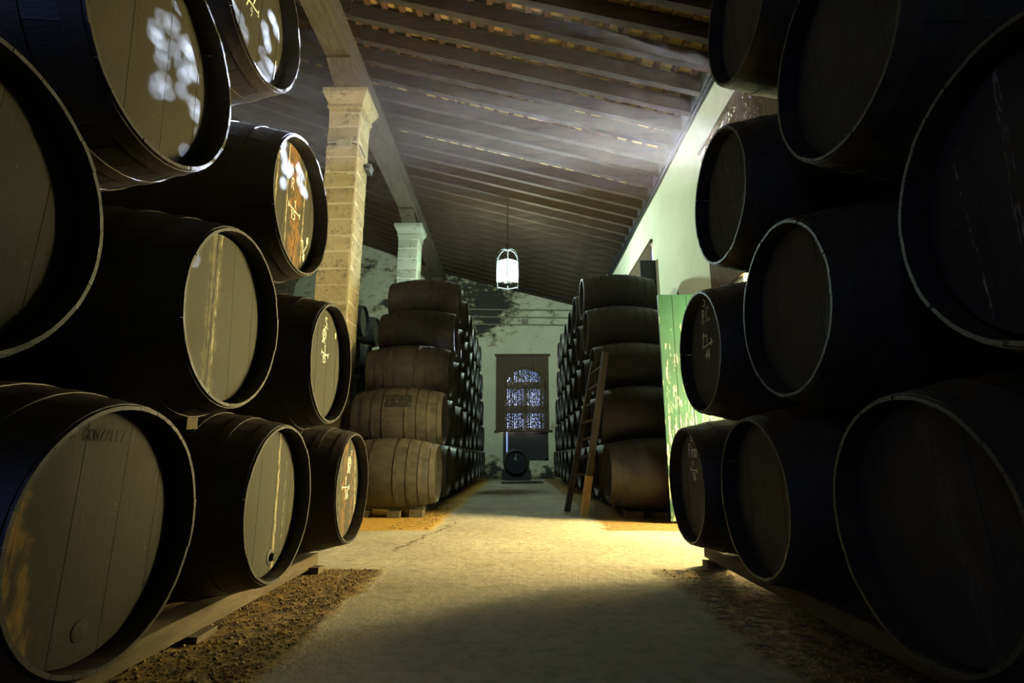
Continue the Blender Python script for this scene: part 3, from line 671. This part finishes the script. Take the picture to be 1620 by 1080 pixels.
# --- rear stacks
ORD = ['first', 'second', 'third', 'fourth', 'fifth', 'sixth', 'seventh', 'eighth', 'ninth', 'tenth']
TIER = ['bottom', 'second', 'third', 'fourth', 'top']
for side, nm, x, y0, hs, sp in ((-1, 'left', -1.08, 7.4, .61, 1.18), (1, 'right', 1.20, 7.3, .57, 1.13)):
    for tr in range(5):
        n = 10 - tr
        for k in range(n):
            y = y0 + hs * tr + sp * k + rnd.uniform(-.006, .006); z = -.215 + .772 * tr
            lab = '%s cask from the front in the %s tier of the %s rear stack' % (ORD[k], TIER[tr], nm)
            mk = None
            if side < 0 and k == 0 and tr == 0: mk = frac(.05, .12, 1.2, .10) + [(T_, '1', .03, .05, .05, .5)]
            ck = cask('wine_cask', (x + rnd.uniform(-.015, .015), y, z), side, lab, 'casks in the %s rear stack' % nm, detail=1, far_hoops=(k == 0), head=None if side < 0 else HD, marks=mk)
            if side < 0 and k == 0 and tr == 1: patch_cask = ck
# remains of a painted panel on the second-tier cask of the left rear stack
t_ = NT('flaked_panel'); o_ = t_.coord('Object'); fl_ = t_.noise(t_.coord('Object', (30, 4, 4)), 4, 6)
M['panel'] = t_.done(t_.mix(t_.mapr(fl_, .60, .66), (0.012, 0.011, 0.010), (0.20, 0.19, 0.13)), .7, .2)
b = MB(); nx, na = 6, 8; vs_ = []
for i in range(nx + 1):
    x = -.14 + .36 * i / nx
    for j in range(na + 1):
        ph_ = .28 + .46 * j / na; q_ = rad(x) + .0055; vs_.append((x, -q_ * math.cos(ph_), q_ * math.sin(ph_)))
b.add(vs_, [(i * (na + 1) + j, (i + 1) * (na + 1) + j, (i + 1) * (na + 1) + j + 1, i * (na + 1) + j + 1) for i in range(nx) for j in range(na)])
obj('painted_panel', b.mesh('painted_panel', M['panel'], 40), patch_cask)['label'] = 'flaked dark rectangle of paint'
# --- casks in the left nave glimpsed beside the pillar
for tr in range(5):
    for k, y in enumerate((12.6, 13.8) if tr % 2 == 0 else (12.0, 13.2, 14.4)):
        cask('wine_cask', (-3.72, y, -.2 + .86 * tr), -1, '%s cask from the front in the %s tier behind the tall pillar' % (ORD[k], TIER[tr]), 'casks beyond the pillars', detail=1)
# --- single cask under the arched window, head towards the aisle
c = cask('wine_cask', (0, 0, 0), -1, 'single dark cask on a cradle below the arched window', 'single casks', detail=1, far_hoops=True, head=HD,
         marks=[(T_, '2', -.03, .17, .08, .6), (T_, 'RL', -.06, .06, .08, .6)])
c.location = (-.03, 18.5 + HL, -.17 + Z0); c.rotation_euler = (0, 0, -PI / 2)
t = thing('cask_cradle', (-.03, 19.15, 0), 'low dark timber cradle under the single cask', 'cradle')
for y in (-.42, .42):
    b = MB(); b.prism([(-.5, 0), (.5, 0), (.5, .30), (.36, .30), (.22, .15), (-.22, .15), (-.36, .30), (-.5, .30)], y - .05, y + .05)
    o = obj('cradle_board', b.mesh('cradle_board', M['frame']), t, (0, 0, 0), (0, 0, PI / 2))
for x in (-.45, .45): obj('cradle_rail', MB().box((x - .04, -.5, .0), (x + .04, .5, .08)).mesh('cradle_rail', M['frame']), t)
# flat boards lying on the floor in front of it
tag(obj('floor_board', MB().bar((-.45, 16.3, .025), (.75, 16.6, .025), .3, .05).mesh('floor_board', M['wood'])), 'dark board lying on the aisle floor before the single cask', 'board')

# ------------------------------------------------------------------ supports under the casks
def beam_run(x, y0, y1, top, label, w=.15, h=None):
    h = h or top
    b = MB(); n = 8; r = random.Random(int(abs(x * 100))); vs_ = []
    for i in range(n + 1):
        y = y0 + (y1 - y0) * i / n; e = [r.uniform(-.006, .006) for _ in range(4)]
        vs_ += [(x - w / 2 + e[0], y, top - h), (x + w / 2 + e[1], y, top - h), (x + w / 2 + e[2], y, top - abs(e[3])), (x - w / 2, y, top - abs(e[1]))]
    fs = [(0, 1, 2, 3), tuple(4 * n + k for k in (3, 2, 1, 0))]
    for i in range(n): fs += [(4 * i + k, 4 * i + (k + 1) % 4, 4 * i + 4 + (k + 1) % 4, 4 * i + 4 + k) for k in range(4)]
    b.add(vs_, fs); return tag(obj('support_beam', b.mesh('support_beam', M['wood'])), label, 'beam', 'beams under the casks')
topL = -.22 - rad(.33) + Z0
beam_run(-1.49, .7, 4.02, topL - .004, 'long worn timber under the heads of the near left casks', h=.085)
beam_run(-2.15, .7, 4.25, topL - .004, 'rear timber under the near left casks', h=.085)
topR = -.19 - rad(.33) + Z0
beam_run(1.46, .7, 4.2, topR - .006, 'long dark timber under the heads of the near right casks', h=.085)
beam_run(2.1, .7, 4.3, topR - .006, 'rear timber under the near right casks', h=.085)
def stone_block(c_, d, label, mat='wood', rz=0, name='wooden_block', cat='block', group=None):
    b = MB().cbox((0, 0, 0), d); r = random.Random(int(abs(c_[0] * 31 + c_[1] * 17) * 10))
    b.v = [tuple(q + r.uniform(-.006, .006) for q in p) for p in b.v]
    return tag(obj(name, b.mesh(name, M[mat]), None, c_, (0, 0, rz)), label, cat, group)
GB = 'packing blocks under the casks'
stone_block((-1.46, 3.90, .016), (.22, .10, .05), 'small block under the end of the near left timber', group=GB)
stone_block((-1.47, 2.55, .012), (.20, .16, .04), 'small block half buried under the near left timber', group=GB)
stone_block((1.47, 4.12, .02), (.22, .12, .05), 'small block under the end of the near right timber', group=GB)
zb = -.215 - rad(.30) + Z0
def under(x, xc): return -.215 - rad(max(0, abs(abs(x) - xc) - .11)) + Z0 - .006
for (x, y, nm) in ((-1.33, 7.40, 'front'), (-1.62, 7.36, 'second'), (-2.05, 7.40, 'third')):
    zb = under(x, 1.73) - .006
    stone_block((x, y, zb / 2 - .002), (.17, .22, zb - .008), '%s wooden chock under the first cask of the left rear stack' % {'front': 'aisle-side', 'second': 'middle', 'third': 'pillar-side'}[nm], group=GB)
for (x, y, nm) in ((1.52, 7.30, 'aisle-side'), (1.85, 7.28, 'middle'), (2.2, 7.30, 'wall-side')):
    zb = under(x, 1.85) - .006
    stone_block((x, y, zb / 2 - .002), (.20, .26, zb - .008), '%s wooden chock under the first cask of the right rear stack' % nm, group=GB)
beam_run(-1.40, 7.6, 18.3, under(-1.45, 1.73) - .012, 'low timber running under the left rear stack', w=.12)
beam_run(1.55, 7.6, 17.9, under(1.6, 1.85) - .012, 'low timber running under the right rear stack', w=.12)
# chocks between the tiers
def chock(x, y, z, label, d=(.10, .07, .09)): stone_block((x, y, z + Z0), d, label, mat='wood', group='chocks wedged between casks')
chock(-1.60, 1.60, .985, 'small wooden chock wedged below the sun-spotted left cask')
chock(-1.40, 2.215, .155, 'small wooden chock between the lower left casks')
chock(1.50, 1.69, 1.03, 'small wooden chock wedged between the big right casks')

# ------------------------------------------------------------------ ladder
t = thing('wooden_ladder', (0.88, 7.43, 0), 'dark wooden ladder with a pale mended foot leaning on the right rear stack', 'ladder')
def rel(p): return Vector(p) - Vector((0.88, 7.43, 0))
RB_, RT_ = rel((.885, 7.43, 0)), rel((1.262, 7.45, 1.462 + Z0))
LB_, LT_ = rel((.725, 8.10, 0)), rel((1.165, 7.92, 1.40 + Z0))
ax = (RB_ - LB_).normalized()
ms = RB_.lerp(RT_, .20)
b = MB().bar(ms, RT_, .055, .085, ax.cross(RT_ - RB_)); obj('rail', b.mesh('rail', M['ladder']), t)
obj('mended_foot', MB().bar(RB_ + Vector((0, -.003, 0)), RB_.lerp(RT_, .235), .062, .092, ax.cross(RT_ - RB_)).mesh('mended_foot', M['bare']), t)['label'] = 'pale bare timber foot'
obj('rail', MB().bar(LB_, LT_, .05, .08, ax.cross(LT_ - LB_)).mesh('rail', M['ladder']), t)
for k in range(8):
    f = .13 + .112 * k
    obj('rung', MB().bar(LB_.lerp(LT_, f), RB_.lerp(RT_, f), .055, .028).mesh('rung', M['ladder']), t)

# ------------------------------------------------------------------ lantern
LX, LY, LZ0, LZ1 = -.225, 12.4, 4.08 + Z0, 4.66 + Z0
t = thing('hanging_lantern', (LX, LY, LZ0), 'lit six-sided glass lantern hanging over the aisle', 'lantern')
R6, hh = .30, LZ1 - LZ0
P6 = [(R6 * math.cos(PI / 3 * k + .52), R6 * math.sin(PI / 3 * k + .52)) for k in range(6)]
b = MB()
for k in range(6):
    p, q = P6[k], P6[(k + 1) % 6]
    b.bar((*p, 0), (*p, hh), .022, .022); b.bar((*p, hh), (*q, hh), .022, .022); b.bar((*p, 0.0), (*q, 0.0), .022, .022)
    b.tube([(*p, -.05), (*p, 0)], [.006, .014], 6); b.tube([(*p, hh), (*p, hh + .07), (*p, hh + .10)], [.012, .018, .004], 6)
obj('frame', b.mesh('frame', M['iron']), t)
for k in range(6):
    p, q = P6[k], P6[(k + 1) % 6]
    gl = NT('lantern_glass') if k == 0 else None
    if gl:
        tr_ = gl.n('ShaderNodeBsdfTransparent'); tl = gl.n('ShaderNodeBsdfTranslucent'); mx = gl.n('ShaderNodeMixShader'); mx.inputs[0].default_value = .03
        tl.inputs[0].default_value = (.95, 1, .97, 1)
        gl.t.links.new(tr_.outputs[0], mx.inputs[1]); gl.t.links.new(tl.outputs[0], mx.inputs[2]); gl.t.links.new(mx.outputs[0], gl.out.inputs[0]); M['lglass'] = gl.m
    obj('pane', MB().bar(((p[0] + q[0]) / 2, (p[1] + q[1]) / 2, .012), ((p[0] + q[0]) / 2, (p[1] + q[1]) / 2, hh - .012), math.hypot(p[0] - q[0], p[1] - q[1]) - .024, .004,
        ((p[0] + q[0]), (p[1] + q[1]), 0)).mesh('pane', M['lglass']), t)
for k in range(6):
    p = P6[k]; n_ = Vector((p[0], p[1], 0)).normalized(); pts = []
    for (r_, z) in ((.345, .10), (.36, .06), (.335, .035), (.305, .05), (.29, .13), (.26, .24), (.19, .33), (.10, .37), (.04, .365)): pts.append(n_ * r_ + Vector((0, 0, hh + z - .02)))
    obj('scroll_arm', MB().tube(pts, .011, 6).mesh('scroll_arm', M['iron'], 50), t)
obj('finial', MB().lathe([(hh + .30, .01), (hh + .32, .05), (hh + .36, .06), (hh + .40, .03), (hh + .46, .04), (hh + .50, .012)], 12, 'z').mesh('finial', M['iron'], 50), t)
ctop = roof_z(LX) - LZ0
obj('hanging_rod', MB().tube([(0, 0, hh + .46), (0, 0, ctop + .03)], .012, 8).mesh('hanging_rod', M['iron'], 50), t)
em = NT('lamp_bulb'); e = em.n('ShaderNodeEmission'); e.inputs[0].default_value = (.86, 1.0, .93, 1); e.inputs[1].default_value = 40; em.t.links.new(e.outputs[0], em.out.inputs[0])
obj('candle_plate', MB().lathe([(.02, .001), (.02, .10), (.035, .11), (.04, .001)], 16, 'z').mesh('candle_plate', M['iron'], 50), t)
for k in range(4):
    a = PI / 2 * k + .4
    cd = obj('candle', MB().tube([(0, 0, .04), (0, 0, .16)], .018, 8).mesh('candle', M['mortar'], 50), t, (.09 * math.cos(a), .09 * math.sin(a), 0))
    obj('bulb', MB().lathe([(.16, .012), (.20, .030), (.25, .026), (.30, .008), (.31, .001)], 10, 'z').mesh('bulb', em.m, 60), cd)
lp = light('lantern_light', 'POINT', (LX, LY, LZ0 + .36), 950.0, (.74, 1.0, .88), shadow_soft_size=.10)
# power cable clipped to a rafter, from the beam to the lantern
tag(obj('lamp_cable', MB().tube([(-2.75, 12.33, roof_z(-2.6) - .03), (-1.6, 12.33, roof_z(-1.6) - .045), (-.6, 12.33, roof_z(-.6) - .03), (LX, 12.36, roof_z(LX) - .02)], .012, 6).mesh('lamp_cable', M['iron'], 50)), 'thin cable clipped along a rafter to the lantern', 'cable')

# conduits and box on the end wall
for i, z in enumerate((5.57, 5.27, 4.975)):
    tag(obj('wall_conduit', MB().tube([(-2.6, YB - .03, z + Z0 + .05), (-.5, YB - .03, z + Z0 + .015), (1, YB - .03, z + Z0), (XW - .02, YB - .03, z + Z0 - .03)], .028, 8).mesh('wall_conduit', M['conduit'], 50)),
        ['uppermost', 'middle', 'lowest'][i] + ' of three conduits across the end wall above the window', 'conduit')
tag(obj('switch_box', MB().box((.18, YB - .12, 5.03 + Z0), (.44, YB - .002, 5.19 + Z0)).mesh('switch_box', M['conduit'])), 'small grey box between the conduits on the end wall', 'box')

# ------------------------------------------------------------------ loose gravel on the earth beside the aisle
b = MB(); r = random.Random(4)
def pebbles(n, x0, x1, y0, y1, s0, s1):
    for _ in range(n):
        x, y = r.uniform(x0, x1), r.uniform(y0, y1); s_ = s0 + (s1 - s0) * r.random() ** 3; h = s_ * r.uniform(.5, .9); a = r.uniform(0, 6.3)
        p = [(x + s_ * math.cos(a + k * 2.09) * r.uniform(.6, 1), y + s_ * math.sin(a + k * 2.09) * r.uniform(.6, 1), -.001) for k in range(3)]
        p += [(x + s_ * .6 * math.cos(a + 1 + k * 2.09), y + s_ * .6 * math.sin(a + 1 + k * 2.09), h) for k in range(3)]
        b.add(p, [(0, 2, 1), (3, 4, 5), (0, 1, 3), (1, 4, 3), (1, 2, 4), (2, 5, 4), (2, 0, 5), (0, 3, 5)])
pebbles(5200, -1.75, -1.0, 1.1, 4.0, .003, .014); pebbles(1500, -1.12, -.95, 1.4, 4.0, .003, .011); pebbles(1800, 1.02, 1.6, 1.6, 4.0, .003, .011)
pebbles(1500, -1.45, -.98, 6.1, 10, .004, .013)
M['gravel'] = m_plain('gravel', (0.05, 0.04, 0.028), (0.34, 0.23, 0.09), 30, .9, .15, kind='World')
tag(obj('gravel', b.mesh('gravel', M['gravel'], fix=False)), 'dark loose gravel strewn on the earth beside the aisle', 'gravel', None, 'stuff')

# ------------------------------------------------------------------ dusty air that the sun shafts show up in
hz = bpy.data.materials.new('dusty_air'); hz.use_nodes = True; nt = hz.node_tree; nt.nodes.clear()
vsn = nt.nodes.new('ShaderNodeVolumeScatter'); vo = nt.nodes.new('ShaderNodeOutputMaterial'); nt.links.new(vsn.outputs[0], vo.inputs['Volume'])
vsn.inputs['Color'].default_value = (1, .84, .64, 1); vsn.inputs['Density'].default_value = 0.018; vsn.inputs['Anisotropy'].default_value = 0.6
hb = MB()
def along(y, z, x): k = (x - 2.9) / .90; return (x, y + .87 * k, z + .50 * k)
q = [(BW0 + .55, 4.2), (BW0 + 2.5, 4.2), (BW0 + 2.5, BZ0 + BH + .02), (BW0 + .55, BZ0 + BH + .02)]
hb.add([along(y, z, 2.9) for y, z in q] + [along(y, z, -2.6) for y, z in q], [(0, 1, 2, 3), (7, 6, 5, 4), (0, 4, 5, 1), (1, 5, 6, 2), (2, 6, 7, 3), (3, 7, 4, 0)])
hb = hb.mesh('dusty_air', hz)
tag(obj('dusty_air', hb), 'dusty air lit by the sun shafts below the roof', 'haze', None, 'stuff')
